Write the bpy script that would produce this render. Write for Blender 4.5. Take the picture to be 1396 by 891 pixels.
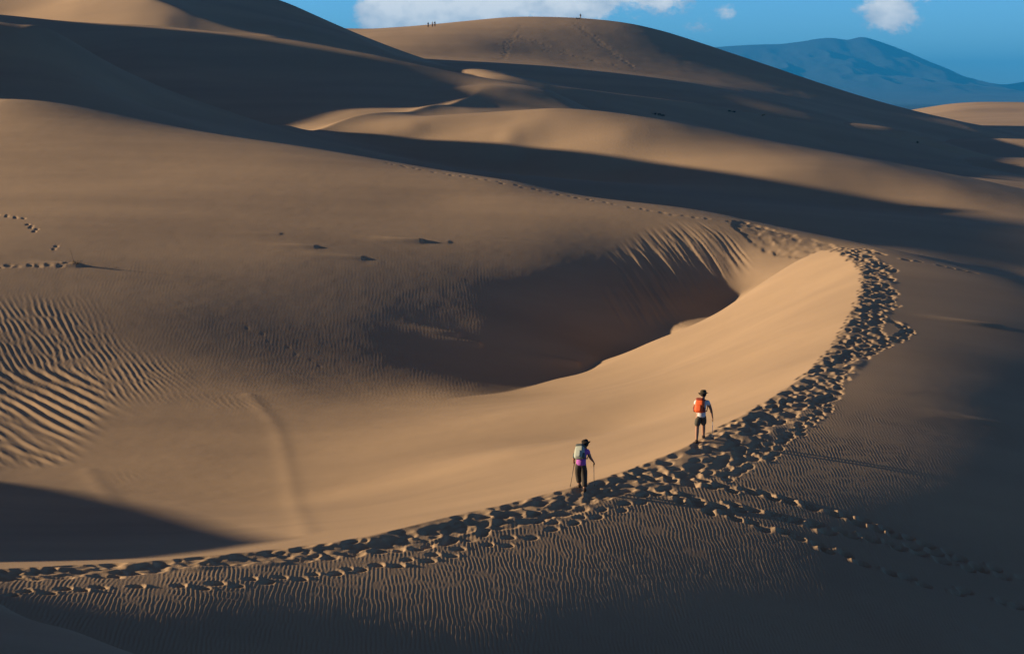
import bpy, bmesh, math, random, os
import numpy as np
from mathutils import Vector, Matrix

for o in list(bpy.data.objects):
    bpy.data.objects.remove(o)
scene = bpy.context.scene
C = scene.collection
random.seed(7)
RES = 1.0

# ------------------------------------------------------------------ camera
ZC = 40.0                       # eye height above the flat desert floor
FPX, W0, H0, HOR = 2715.0, 1396.0, 891.0, 130.0
PITCH = math.atan((H0 / 2 - HOR) / FPX)
cam = bpy.data.cameras.new('camera')
cam.sensor_width = 36.0
cam.lens = FPX / W0 * 36.0
cam.clip_start = 0.5
cam.clip_end = 60000.0
cam_o = bpy.data.objects.new('camera', cam)
C.objects.link(cam_o)
cam_o.location = (0, 0, ZC)
cam_o.rotation_euler = (math.pi / 2 - PITCH, 0, 0)
scene.camera = cam_o

# ------------------------------------------------------------------ sun and sky
SUN_EL, SUN_K = math.radians(11.0), 0.10          # low sun from the left, a touch beyond
sx, sy = -1.0, SUN_K
sl = math.hypot(sx, sy)
SUN_DIR = Vector((sx / sl * math.cos(SUN_EL), sy / sl * math.cos(SUN_EL), math.sin(SUN_EL)))
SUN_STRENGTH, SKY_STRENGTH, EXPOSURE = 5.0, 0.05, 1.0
sun = bpy.data.lights.new('sun', 'SUN')
sun.energy = SUN_STRENGTH
sun.angle = math.radians(0.53)
sun.color = (1.0, 0.77, 0.48)
sun_o = bpy.data.objects.new('sun', sun)
C.objects.link(sun_o)
sun_o.rotation_euler = (-SUN_DIR).to_track_quat('-Z', 'Y').to_euler()

world = bpy.data.worlds.new('World')
scene.world = world
world.use_nodes = True
wn, wl = world.node_tree.nodes, world.node_tree.links
wn.clear()
w_out = wn.new('ShaderNodeOutputWorld')
w_bg = wn.new('ShaderNodeBackground')
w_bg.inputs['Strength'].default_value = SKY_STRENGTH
sky = wn.new('ShaderNodeTexSky')
sky.sky_type = 'NISHITA'
sky.sun_disc = False
sky.sun_elevation = SUN_EL
sky.sun_rotation = math.atan2(SUN_DIR.x, SUN_DIR.y)
sky.altitude = 2400
sky.air_density = 1.0
sky.dust_density = 0.0
sky.ozone_density = 6.0
w_tc = wn.new('ShaderNodeTexCoord')


def wmath(op, a, b=None, c=None, clamp=False):
    n = wn.new('ShaderNodeMath')
    n.operation = op
    n.use_clamp = clamp
    for i, v in enumerate((a, b, c)):
        if v is None:
            continue
        if isinstance(v, (int, float)):
            n.inputs[i].default_value = v
        else:
            wl.new(v, n.inputs[i])
    return n.outputs[0]


# cumulus clouds in the sky dome: direction-based, azimuth a and elevation e (tangents)
w_sep = wn.new('ShaderNodeSeparateXYZ')
wl.new(w_tc.outputs['Generated'], w_sep.inputs[0])
dx, dy, dz = w_sep.outputs
ysafe = wmath('MAXIMUM', dy, 0.05)
aa = wmath('DIVIDE', dx, ysafe)
ee = wmath('DIVIDE', dz, ysafe)
w_cmb = wn.new('ShaderNodeCombineXYZ')
wl.new(aa, w_cmb.inputs[0])
wl.new(wmath('MULTIPLY', ee, 1.5), w_cmb.inputs[1])
w_n1 = wn.new('ShaderNodeTexNoise')
w_n1.inputs['Scale'].default_value = 38.0
w_n1.inputs['Detail'].default_value = 9.0
w_n1.inputs['Roughness'].default_value = 0.72
wl.new(w_cmb.outputs[0], w_n1.inputs['Vector'])
w_n2 = wn.new('ShaderNodeTexNoise')
w_n2.inputs['Scale'].default_value = 95.0
w_n2.inputs['Detail'].default_value = 6.0
wl.new(w_cmb.outputs[0], w_n2.inputs['Vector'])
#          px    py   rx   ry  strength of each cloud bank
CLOUDS = [(530, 16, 44, 34, 1.35), (585, 14, 62, 36, 1.4), (665, 6, 80, 38, 1.4), (765, -2, 95, 38, 1.3),
          (880, -2, 70, 32, 0.95), (985, 18, 26, 16, 0.85), (945, 40, 40, 18, 0.55),
          (1210, 20, 42, 36, 1.1), (1245, -6, 60, 26, 0.85), (1150, 48, 18, 8, 0.34),
          (1392, -6, 40, 14, 0.6), (1310, -8, 40, 20, 0.5), (600, -80, 300, 60, 0.8)]
cl = None
for (px, py, rx, ry, st) in CLOUDS:
    u0, v0 = (px - 698) / FPX, (HOR - py) / FPX
    du = wmath('MULTIPLY', wmath('SUBTRACT', aa, u0), FPX / rx)
    dv = wmath('MULTIPLY', wmath('SUBTRACT', ee, v0), FPX / ry)
    q = wmath('ADD', wmath('MULTIPLY', du, du), wmath('MULTIPLY', dv, dv))
    g = wmath('MULTIPLY', wmath('POWER', 2.718, wmath('MULTIPLY', q, -0.8)), st)
    cl = g if cl is None else wmath('MAXIMUM', cl, g)
dens = wmath('ADD', cl, wmath('MULTIPLY', wmath('SUBTRACT', w_n1.outputs[0], 0.5), 2.1))
w_ramp = wn.new('ShaderNodeMapRange')
w_ramp.interpolation_type = 'SMOOTHSTEP'
wl.new(dens, w_ramp.inputs[0])
w_ramp.inputs[1].default_value = 0.45
w_ramp.inputs[2].default_value = 0.85
w_ramp.inputs[3].default_value = 0.0
w_ramp.inputs[4].default_value = 0.93
cfac = wmath('MULTIPLY', w_ramp.outputs[0], wmath('GREATER_THAN', dy, 0.1))
w_cc = wn.new('ShaderNodeMix')
w_cc.data_type = 'RGBA'
CLOUD_GAIN = 1.0
w_cc.inputs[6].default_value = (4.9 * CLOUD_GAIN, 5.6 * CLOUD_GAIN, 6.5 * CLOUD_GAIN, 1)
w_cc.inputs[7].default_value = (12.5 * CLOUD_GAIN, 12.1 * CLOUD_GAIN, 11.4 * CLOUD_GAIN, 1)
w_sh = wn.new('ShaderNodeMapRange')
wl.new(wmath('ADD', w_n2.outputs[0], wmath('MULTIPLY', cl, 0.5)), w_sh.inputs[0])
w_sh.inputs[1].default_value = 0.55
w_sh.inputs[2].default_value = 1.15
wl.new(w_sh.outputs[0], w_cc.inputs[0])
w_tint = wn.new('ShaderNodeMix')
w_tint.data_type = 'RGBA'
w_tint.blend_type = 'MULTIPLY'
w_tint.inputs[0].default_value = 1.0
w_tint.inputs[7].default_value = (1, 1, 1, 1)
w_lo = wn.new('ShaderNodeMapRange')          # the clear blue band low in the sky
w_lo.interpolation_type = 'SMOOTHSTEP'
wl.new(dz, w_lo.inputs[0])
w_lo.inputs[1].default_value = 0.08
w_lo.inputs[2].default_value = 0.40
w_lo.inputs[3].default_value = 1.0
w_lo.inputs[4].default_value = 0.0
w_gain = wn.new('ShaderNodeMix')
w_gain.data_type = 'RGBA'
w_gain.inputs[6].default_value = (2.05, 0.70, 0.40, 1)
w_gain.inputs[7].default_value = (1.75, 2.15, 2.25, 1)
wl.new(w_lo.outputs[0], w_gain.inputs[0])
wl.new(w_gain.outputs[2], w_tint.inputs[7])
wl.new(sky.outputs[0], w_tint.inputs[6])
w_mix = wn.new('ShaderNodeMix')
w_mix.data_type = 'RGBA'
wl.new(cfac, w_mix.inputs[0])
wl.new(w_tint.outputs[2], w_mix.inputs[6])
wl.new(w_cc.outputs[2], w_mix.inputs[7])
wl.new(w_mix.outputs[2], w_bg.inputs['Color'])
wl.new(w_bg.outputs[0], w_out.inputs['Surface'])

scene.view_settings.view_transform = 'Standard'
scene.view_settings.look = 'None'
scene.view_settings.exposure = EXPOSURE
scene.view_settings.gamma = 1.0
scene.view_settings.use_curve_mapping = False
scene.render.engine = 'CYCLES'
scene.cycles.max_bounces = 5
scene.cycles.diffuse_bounces = 2
scene.cycles.use_denoising = True

# ------------------------------------------------------------------ helpers
CP, SP = math.cos(PITCH), math.sin(PITCH)


def ray(px, py):
    """slope of the sight line: world x and z per metre of y"""
    px = np.asarray(px, float)
    py = np.asarray(py, float)
    u = (px - W0 / 2) / FPX
    v = (H0 / 2 - py) / FPX
    y = CP + SP * v
    return u / y, (-SP + CP * v) / y


def P(px, py, D):
    a, b = ray(px, py)
    return (float(a * D), float(D), float(b * D))


def smooth_line(pts, n=8):
    """Catmull-Rom through the points"""
    pts = np.asarray(pts, float)
    p = np.vstack([2 * pts[0] - pts[1], pts, 2 * pts[-1] - pts[-2]])
    out = []
    for i in range(1, len(p) - 2):
        for k in range(n):
            t = k / n
            a, b, c, d = p[i - 1], p[i], p[i + 1], p[i + 2]
            out.append(0.5 * ((2 * b) + (c - a) * t + (2 * a - 5 * b + 4 * c - d) * t * t + (3 * b - 3 * c + d - a) * t ** 3))
    out.append(pts[-1])
    return np.array(out)


def poly_dist(x, y, line):
    """soft distance to an open polyline and its blended amplitude: smooth everywhere but on the line itself"""
    sh = np.shape(x)
    x = np.asarray(x, float).ravel()
    y = np.asarray(y, float).ravel()
    tot = np.zeros(x.size)
    amp = np.zeros(x.size)
    for i in range(len(line) - 1):
        a, b = line[i], line[i + 1]
        ex, ey = b[0] - a[0], b[1] - a[1]
        L = math.hypot(ex, ey) + 1e-9
        ex, ey = ex / L, ey / L
        rx, ry = x - a[0], y - a[1]
        s0 = -(rx * ex + ry * ey)
        s1 = s0 + L
        h2 = np.maximum((rx * ey - ry * ex) ** 2, 4e-6)
        h = np.sqrt(h2)
        I = (s1 / (s1 * s1 + h2) - s0 / (s0 * s0 + h2)) / (2 * h2) + (np.arctan(s1 / h) - np.arctan(s0 / h)) / (2 * h2 * h)
        I = np.maximum(I, 1e-12)
        tot += I
        amp += I * 0.5 * (a[2] + b[2])
    return np.cbrt(math.pi / (2 * tot)).reshape(sh), (amp / tot).reshape(sh)


class Field:
    """thin-plate height field through world points, with creases along ridge and valley lines"""

    def __init__(self, pts, creases=(), lam=0.02):
        # crease: (xy polyline with amplitude, width, softness)
        self.cr = [(np.asarray(l, float), w, e) for (l, w, e) in creases]
        p = np.array(pts, float)
        self.p = p[:, :2]
        z = p[:, 2] - self.crease(p[:, 0], p[:, 1])
        n = len(p)
        self.s = 50.0
        q = self.p / self.s
        d2 = ((q[:, None, :] - q[None, :, :]) ** 2).sum(-1)
        K = np.where(d2 > 0, 0.5 * d2 * np.log(d2 + 1e-20), 0)
        A = np.zeros((n + 3, n + 3))
        A[:n, :n] = K + np.diag(np.broadcast_to(np.asarray(lam, float) * 0.01, n))
        A[:n, n] = 1
        A[:n, n + 1:] = q
        A[n:, :n] = A[:n, n:].T
        b = np.zeros(n + 3)
        b[:n] = z
        s = np.linalg.solve(A, b)
        self.w, self.c = s[:n], s[n:]

    def crease(self, x, y):
        r = np.zeros(np.shape(x))
        for (l, w, e) in self.cr:
            d, amp = poly_dist(x, y, l)
            d = np.sqrt(d * d + e * e) - e
            r = r - amp * w * (1 - np.exp(-d / w))
        return r

    def smooth(self, x, y):
        x = np.asarray(x, float)
        sh = x.shape
        q = np.stack([x.ravel(), np.asarray(y, float).ravel()], 1) / self.s
        out = self.c[0] + q @ self.c[1:]
        pc = self.p / self.s
        for k in range(0, len(q), 20000):
            d2 = ((q[k:k + 20000, None, :] - pc[None]) ** 2).sum(-1)
            out[k:k + 20000] += (0.5 * d2 * np.log(d2 + 1e-20)) @ self.w
        return out.reshape(sh)

    def __call__(self, x, y):
        return self.smooth(x, y) + self.crease(x, y)

    def hit(self, px, py, d0, d1, n=900):
        """first point of this field along the sight line of a pixel"""
        a, b = ray(px, py)
        D = np.linspace(d0, d1, n)
        z = self(a * D, D)
        below = b * D <= z
        i = int(np.argmax(below)) if below.any() else n - 1
        return (float(a * D[i]), float(D[i]), float(z[i]))


def upsample(cu, cv, cz, u, v):
    """bicubic-ish (Catmull-Rom) resampling of a coarse grid"""
    def wts(c, q):
        i = np.clip(np.searchsorted(c, q) - 1, 0, len(c) - 2)
        t = (q - c[i]) / (c[i + 1] - c[i])
        idx = np.stack([np.clip(i + k, 0, len(c) - 1) for k in (-1, 0, 1, 2)], 1)
        w = np.stack([-.5 * t + t * t - .5 * t ** 3, 1 - 2.5 * t * t + 1.5 * t ** 3,
                      .5 * t + 2 * t * t - 1.5 * t ** 3, -.5 * t * t + .5 * t ** 3], 1)
        return idx, w
    iu, wu = wts(cu, u)
    iv, wv = wts(cv, v)
    tmp = sum(cz[iv[:, k]] * wv[:, k][:, None] for k in range(4))
    return sum(tmp[:, iu[:, k]] * wu[:, k][None, :] for k in range(4))


def grid_object(name, X, Y, Z, mat, kind='structure'):
    """one quad sheet from 2-D arrays of world coordinates"""
    nr, nc = X.shape
    me = bpy.data.meshes.new(name)
    co = np.stack([X, Y, Z + ZC], -1).reshape(-1, 3).astype(np.float32)
    i = np.arange(nr * nc, dtype=np.int32).reshape(nr, nc)
    q = np.stack([i[:-1, :-1], i[:-1, 1:], i[1:, 1:], i[1:, :-1]], -1).reshape(-1, 4)
    me.vertices.add(len(co))
    me.vertices.foreach_set('co', co.ravel())
    me.loops.add(q.size)
    me.loops.foreach_set('vertex_index', q.ravel())
    me.polygons.add(len(q))
    me.polygons.foreach_set('loop_start', np.arange(0, q.size, 4, dtype=np.int32))
    me.polygons.foreach_set('use_smooth', np.ones(len(q), dtype=bool))
    me.update(calc_edges=True)
    me.materials.append(mat)
    o = bpy.data.objects.new(name, me)
    C.objects.link(o)
    if kind:
        o['kind'] = kind
    return o


def columns(fine, step, wide, grow=1.25):
    c = list(np.arange(-fine, fine + step / 2, step))
    s = step
    while c[-1] < wide:
        s *= grow
        c.append(c[-1] + s)
    left = [-v for v in c if v > fine + 1e-9][::-1]
    return np.array(left + c)


def noise2(x, y, scale, seed, octaves=3):
    """periodic value noise, smooth, in -1..1"""
    rng = np.random.default_rng(seed)
    N = 256
    out = np.zeros(np.shape(x))
    amp, tot = 1.0, 0.0
    for o in range(octaves):
        t = rng.uniform(-1, 1, (N, N))
        fx = np.asarray(x) / scale * 2 ** o + 17.3 * o
        fy = np.asarray(y) / scale * 2 ** o + 5.1 * o
        ix, iy = np.floor(fx).astype(int), np.floor(fy).astype(int)
        ax, ay = fx - ix, fy - iy
        ax = ax * ax * ax * (ax * (ax * 6 - 15) + 10)
        ay = ay * ay * ay * (ay * (ay * 6 - 15) + 10)
        ix0, iy0, ix1, iy1 = ix % N, iy % N, (ix + 1) % N, (iy + 1) % N
        out += amp * ((t[iy0, ix0] * (1 - ax) + t[iy0, ix1] * ax) * (1 - ay) + (t[iy1, ix0] * (1 - ax) + t[iy1, ix1] * ax) * ay)
        tot += amp
        amp *= 0.5
    return out / tot


def sstep(a, b, x):
    t = np.clip((x - a) / (b - a), 0, 1)
    return t * t * (3 - 2 * t)


def add_stamp(Z, us, ds, x, y, fn, rad):
    """add a small relief fn(dx, dy) to the grid around x, y"""
    j0, j1 = np.searchsorted(ds, [y - rad, y + rad])
    i0, i1 = np.searchsorted(us, [(x - rad) / y, (x + rad) / y])
    if j1 <= j0 or i1 <= i0:
        return
    dd = ds[j0:j1, None]
    Z[j0:j1, i0:i1] += fn(us[None, i0:i1] * dd - x, dd - y)


def press(Z, us, ds, x, y, ang, ln, wd, depth, heap, rad=0.8):
    """a print that overwrites what was there: flat-floored hollow, steep edge, sand pushed up behind it"""
    j0, j1 = np.searchsorted(ds, [y - rad, y + rad])
    i0, i1 = np.searchsorted(us, [(x - rad) / y, (x + rad) / y])
    if j1 <= j0 or i1 <= i0:
        return
    dd = ds[j0:j1, None]
    dx, dy = us[None, i0:i1] * dd - x, dd - y
    c, s_ = math.cos(ang), math.sin(ang)
    u = (dx * c + dy * s_) / ln
    v = (-dx * s_ + dy * c) / wd
    r2 = u * u + v * v + 0.35 * u * v
    m = np.exp(-(r2 * 0.8) ** 2)
    q = Z[j0:j1, i0:i1]
    q += -m * q + m * (-depth + 0.25 * depth * u) + heap * np.exp(-((u + 1.35) / 0.5) ** 2 - (v / 0.95) ** 2) + 0.35 * heap * np.exp(-((np.sqrt(r2) - 1.25) / 0.3) ** 2)


def footprint(ang, ln, wd, depth, rim, skew=0.3):
    c, s_ = math.cos(ang), math.sin(ang)

    def f(dx, dy):
        u = (dx * c + dy * s_) / ln
        v = (-dx * s_ + dy * c) / wd
        r2 = u * u + v * v
        r = np.sqrt(r2)
        return -depth * np.exp(-r2 * r2) + rim * (1 + skew * u) * np.exp(-((r - 1.3) / 0.34) ** 2)
    return f


def walk(line, step):
    """points every step metres along a world polyline: x, y, heading"""
    line = np.asarray(line, float)[:, :2]
    seg = np.hypot(*np.diff(line, axis=0).T)
    t = np.concatenate([[0], np.cumsum(seg)])
    q = np.arange(0, t[-1], step)
    x, y = np.interp(q, t, line[:, 0]), np.interp(q, t, line[:, 1])
    k = np.clip(np.searchsorted(t, q, 'right') - 1, 0, len(seg) - 1)
    d = np.diff(line, axis=0)[k] / seg[k, None]
    return x, y, np.arctan2(d[:, 1], d[:, 0])


# ------------------------------------------------------------------ sand
def sand_material(name, base=(0.42, 0.30, 0.20), streak=0.12, bump=(), scale=1.0):
    m = bpy.data.materials.new(name)
    m.use_nodes = True
    nt = m.node_tree
    n, l = nt.nodes, nt.links
    b = n['Principled BSDF']
    b.inputs['Roughness'].default_value = 0.95
    b.inputs['Specular IOR Level'].default_value = 0.1
    tc = n.new('ShaderNodeTexCoord')
    mp = n.new('ShaderNodeMapping')
    mp.inputs['Scale'].default_value = (0.05 * scale, 0.16 * scale, 0.2 * scale)
    mp.inputs['Rotation'].default_value = (0, 0, 0.35)
    l.new(tc.outputs['Object'], mp.inputs['Vector'])
    n1 = n.new('ShaderNodeTexNoise')
    n1.inputs['Scale'].default_value = 1.0
    n1.inputs['Detail'].default_value = 7
    n1.inputs['Roughness'].default_value = 0.55
    l.new(mp.outputs[0], n1.inputs['Vector'])
    n2 = n.new('ShaderNodeTexNoise')
    n2.inputs['Scale'].default_value = 22.0 * scale
    n2.inputs['Detail'].default_value = 5
    n2.inputs['Roughness'].default_value = 0.7
    l.new(tc.outputs['Object'], n2.inputs['Vector'])
    mx = n.new('ShaderNodeMix')
    mx.data_type = 'RGBA'
    k = 1 - streak
    mx.inputs[6].default_value = (base[0] * k, base[1] * k, base[2] * k * 1.03, 1)
    mx.inputs[7].default_value = (base[0] * (1 + streak), base[1] * (1 + streak * .9), base[2] * (1 + streak * .8), 1)
    rr = n.new('ShaderNodeMapRange')
    rr.inputs[1].default_value = 0.3
    rr.inputs[2].default_value = 0.7
    ad = n.new('ShaderNodeMath')
    ad.operation = 'MULTIPLY_ADD'
    l.new(n2.outputs[0], ad.inputs[0])
    ad.inputs[1].default_value = 0.6
    l.new(n1.outputs[0], ad.inputs[2])
    sb = n.new('ShaderNodeMath')
    sb.operation = 'SUBTRACT'
    l.new(ad.outputs[0], sb.inputs[0])
    sb.inputs[1].default_value = 0.30
    l.new(sb.outputs[0], rr.inputs[0])
    l.new(rr.outputs[0], mx.inputs[0])
    l.new(mx.outputs[2], b.inputs['Base Color'])
    prev = None
    for (kind, sc, det, dist, dst, arg) in bump:
        if kind == 'noise':
            t = n.new('ShaderNodeTexNoise')
            t.inputs['Scale'].default_value = sc
            t.inputs['Detail'].default_value = det
            l.new(tc.outputs['Object'], t.inputs['Vector'])
        else:
            t = n.new('ShaderNodeTexWave')
            t.wave_type = 'BANDS'
            t.bands_direction = 'X'
            t.inputs['Scale'].default_value = sc
            t.inputs['Distortion'].default_value = arg
            t.inputs['Detail'].default_value = 2.0
            t.inputs['Detail Scale'].default_value = det
            mp2 = n.new('ShaderNodeMapping')
            mp2.inputs['Scale'].default_value = (1, 0.35, 0.0)
            mp2.inputs['Rotation'].default_value = (0, 0, 0.12)
            l.new(tc.outputs['Object'], mp2.inputs['Vector'])
            l.new(mp2.outputs[0], t.inputs['Vector'])
        bp = n.new('ShaderNodeBump')
        bp.inputs['Strength'].default_value = dst
        bp.inputs['Distance'].default_value = dist
        l.new(t.outputs[1] if kind != 'noise' else t.outputs[0], bp.inputs['Height'])
        if prev:
            l.new(prev.outputs[0], bp.inputs['Normal'])
        prev = bp
    if prev:
        l.new(prev.outputs[0], b.inputs['Normal'])
    return m


SAND_NEAR = sand_material('sand', bump=[('noise', 30.0, 6, 0.01, 0.5, 0)])
SAND_FAR = sand_material('sand_far', scale=0.35, bump=[('noise', 3.0, 6, 0.06, 0.5, 0)])
#SAND_INSERT

#TERRAIN_BEGIN
# ------------------------------------------------------------------ the hollow and its footpath ridge (nearest dune)
R1 = [(-260, 792, 48), (-130, 785, 50), (0, 775, 52), (200, 765, 54), (400, 746, 56.5), (500, 731, 58), (600, 707, 60), (700, 685, 62),
      (793, 660, 64), (880, 632, 66.5), (958, 597, 69.5), (1030, 556, 75), (1090, 516, 81), (1130, 478, 88), (1160, 430, 97),
      (1175, 390, 107), (1172, 365, 115), (1150, 347, 121), (1120, 340, 126)]
R2 = [(-200, 112, 196), (0, 138, 190), (200, 167, 186), (400, 198, 178), (500, 215, 172), (600, 232, 166), (700, 248, 160), (800, 268, 160),
      (900, 286, 161), (1000, 299, 158), (1060, 311, 153.5), (1130, 323, 148), (1220, 343, 139), (1300, 362, 133), (1396, 385, 127), (1550, 425, 118)]
TOE = [
    (1075, 372, 135.76), (1000, 412, 135.18), (950, 445, 125.61), (900, 470, 127.78), (850, 491, 126.43), (800, 507, 121.97), (750, 521, 119.52), (700, 532, 116.54), (610, 543, 109.58),
]
N_PTS = [  # the lit avalanche face, the hollow's floor and the raked wall
    (1120, 400, 109.47), (1060, 430, 108.85), (1000, 470, 104.30), (950, 520, 94.89), (900, 560, 90.75), (1100, 440, 98.08), (1050, 500, 87.65), (850, 590, 89.24), (800, 600, 88.95), (700, 600, 83.86),
    (620, 600, 91.92), (900, 510, 107.27), (1000, 440, 117.08), (800, 550, 94.34), (700, 560, 96.62), (500, 541, 109.94), (400, 537, 107.62), (500, 620, 91.30), (400, 620, 93.51), (250, 620, 92.81),
    (100, 600, 95.78), (0, 640, 90.26), (200, 540, 105.26), (50, 500, 110.14), (400, 690, 82.32), (200, 700, 76.70), (0, 720, 71.55), (600, 660, 80.66), (950, 435, 133.08), (900, 455, 131.11),
    (850, 470, 128.94), (985, 405, 135.49), (850, 420, 129.83), (900, 400, 132.70), (800, 480, 123.14), (800, 450, 123.95), (1000, 400, 137.95), (970, 325, 141.49), (1040, 345, 138.78), (1040, 372, 137.07),
    (900, 345, 140.10), (800, 390, 133.64), (750, 490, 119.65), (750, 430, 129.28), (680, 510, 119.63), (925, 420, 132.80), (970, 410, 134.76), (985, 385, 136.31), (955, 380, 136.05), (880, 440, 130.64),
    (780, 500, 123.61), (1020, 390, 136.26),
]
S_PTS = [  # far slope of the hollow up to the rim
    (680, 430, 125.49), (750, 350, 135.57), (800, 310, 143.09), (600, 350, 135.17), (600, 280, 151.71), (600, 430, 126.34), (500, 430, 123.49), (850, 350, 139.73), (400, 430, 122.96), (400, 480, 117.76),
    (200, 430, 119.68), (0, 430, 118.11), (400, 350, 132.11), (200, 330, 134.41), (0, 330, 132.04), (200, 230, 162.25), (0, 215, 166.27), (400, 260, 153.21), (500, 350, 133.56), (600, 490, 119.67),
    (500, 490, 117.79),
]
R_SEC = []
A_R1 = [0.10, 0.10, 0.12, 0.14, 0.16, 0.18, 0.20, 0.22, 0.24, 0.25, 0.26, 0.26, 0.26, 0.25, 0.25, 0.25, 0.25, 0.22, 0.08]
A_TOE = [-0.10, -0.30, -0.36, -0.38, -0.38, -0.34, -0.26, -0.14, -0.02]
w_pts = [P(*p) for p in R1 + R2 + TOE + N_PTS + S_PTS]
w_pts += [  # beyond the rim and outside the frame
    (-45, 225, -9), (-20, 215, -12), (5, 200, -15), (25, 180, -19), (45, 160, -20), (-20, 250, -18), (20, 235, -22), (70, 200, -24), (-70, 250, -14),
    (-45, 110, -13), (-60, 150, -8), (-60, 190, -3), (-35, 75, -14), (-30, 50, -13.2), (-60, 80, -13), (30, 40, -18), (40, 70, -20), (50, 100, -20), (55, 130, -19.5),
    (0, 38, -15.6), (-15, 38, -14.0), (15, 38, -18), (0, 28, -16.5), (-15, 28, -15), (15, 28, -18.5), (-30, 20, -14), (30, 15, -19), (0, 10, -17)]
# right-hand slope: sections across the path ridge, gentle at first and steeper than the sun further out
r1w = np.array([P(*p) for p in R1])
for yy, far in ((128, 1), (119, 1), (110, 1), (100, 1), (90, 1), (81, 1), (74, 1), (68, 1), (63, 1), (58.5, 1), (54.5, 1)):
    k = int(np.argmax(r1w[:, 1] >= yy)) if (r1w[:, 1] >= yy).any() else len(r1w) - 1
    t = (yy - r1w[k - 1, 1]) / (r1w[k, 1] - r1w[k - 1, 1]) if k > 0 and r1w[k, 1] > yy else 1
    bx, by, bz = r1w[k - 1] + np.clip(t, 0, 1) * (r1w[k] - r1w[k - 1])
    for ddx, dz_ in ((3.0, -0.28), (6.5, -0.68), (10.0, -1.22), (14, -2.05), (20, -3.7), (28, -6.2)):
        w_pts.append((bx + ddx, yy, bz + dz_))
w_pts += [(-8, 50, -12.95), (0, 50, -14.4), (6, 50, -15.6), (12, 50, -16.9), (-14, 47, -12.9), (-6, 46.5, -14.2), (0, 46.5, -15.4), (8, 47, -17.2), (18, 50, -18), (-8, 53, -12.8), (0, 53, -13.75), (6, 53.5, -14.55), (13, 54.5, -15.6)]
R_OFF = [0.009,-0.005,-0.008,-0.01,-0.009,-0.003,-0.002,-0.001,-0.0,-0.079,0.06,-0.055,-0.012,-0.063,0.002,-0.001,-0.002,-0.004,-0.003,-0.012,0.011,0.008,0.001,-0.006,-0.001,0.007,-0.002,-0.004,-0.001,-0.004,0.001,-0.001,-0.005,-0.0,0.005,0.01,0.011,0.004,-0.003,0.0,-0.07,-0.119,-0.098,-0.05,-0.004,0.0,-0.06,-0.058,-0.183,-0.152,-0.009,0.003,0.129,-0.076,-0.218,-0.134,0.016,0.009,0.141,0.082,-0.149,-0.315,-0.063,0.008,0.086,-0.004,-0.099,-0.126,0.008,0.011,-0.002,-0.031,0.01,-0.005,-0.006,0.002,-0.011,0.024,-0.026,-0.041,-0.003,0.0,-0.129,0.0,-0.05,0.245,-0.015,-0.003,-0.067,0.032,0.026,0.083,0.061,-0.001,-0.246,-0.541,-0.183,-0.053,0.746,-0.246,-0.26,-0.058,0.003,0.001,-0.262,-0.505,0.027]   # fine levelling of the right-hand slope
n_px = len(R1 + R2 + TOE + N_PTS + S_PTS)
w_pts = w_pts[:n_px] + [(p[0], p[1], p[2] + d) for p, d in zip(w_pts[n_px:], R_OFF)]
l1 = smooth_line([P(*p)[:2] + (a,) for p, a in zip(R1, A_R1)], 6)
lt = smooth_line([P(*p)[:2] + (a,) for p, a in zip(TOE, A_TOE)], 6)
lam = np.full(len(w_pts), 1.0)
lam[len(R1 + R2 + TOE + N_PTS):len(R1 + R2 + TOE + N_PTS + S_PTS)] = 4.0
lam[:len(R1) + len(R2)] = 0.02
lam[len(R1) + len(R2):len(R1) + len(R2) + len(TOE)] = 0.15
NEAR = Field(w_pts, [(l1, 14.0, 0.06), (lt, 12.0, 0.12)], lam)

cu = columns(0.33, 0.0055, 1.2)
cD = np.concatenate([np.arange(8, 140, 0.8), np.arange(140, 262, 2.0)])
cz = NEAR.smooth(cu[None, :] * cD[:, None], np.repeat(cD[:, None], len(cu), 1))
fu = columns(0.285, 0.00042 / RES, 1.1, 1.12)
dl = [9.0]
while dl[-1] < 255:
    D = dl[-1]
    st = 0.045 * (D / 55.0) ** 1.5 / RES if D > 44 else 0.32
    dl.append(D + min(st, 1.4))
fD = np.array(dl)
X = fu[None, :] * fD[:, None]
Y = np.repeat(fD[:, None], len(fu), 1)
Z = upsample(cu, cD, cz, fu, fD)
Z += NEAR.crease(X, Y)

# --- wind ripples: band-passed noise turned into a phase, so that crests fork and end as real ones do
def ripple_tile(n, d, lam_, sx_, sy_, seed):
    rng = np.random.default_rng(seed)
    fx = np.fft.fftfreq(n, d)[None, :]
    fy = np.fft.fftfreq(n, d)[:, None]
    f0 = 1 / lam_
    sp = np.fft.fft2(rng.normal(size=(n, n))) * np.exp(-((fx - f0) / (sx_ * f0)) ** 2 - (fy / (sy_ * f0)) ** 2)
    a = np.fft.ifft2(sp)
    amp = np.abs(a)
    ph = np.angle(a)
    amp = np.clip(amp / np.median(amp), 0, 1.3)
    return (np.cos(ph) + 0.25 * np.cos(2 * ph + 0.9)) * amp


def tile_sample(t, d, x, y, ang):
    n = t.shape[0]
    c, s_ = math.cos(ang), math.sin(ang)
    a = (x * c + y * s_) / d + 7000.0
    b = (-x * s_ + y * c) / d + 7000.0
    i, j = np.floor(a).astype(np.int32), np.floor(b).astype(np.int32)
    fa, fb = a - i, b - j
    i0, j0, i1, j1 = i % n, j % n, (i + 1) % n, (j + 1) % n
    return (t[j0, i0] * (1 - fa) + t[j0, i1] * fa) * (1 - fb) + (t[j1, i0] * (1 - fa) + t[j1, i1] * fa) * fb


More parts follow.
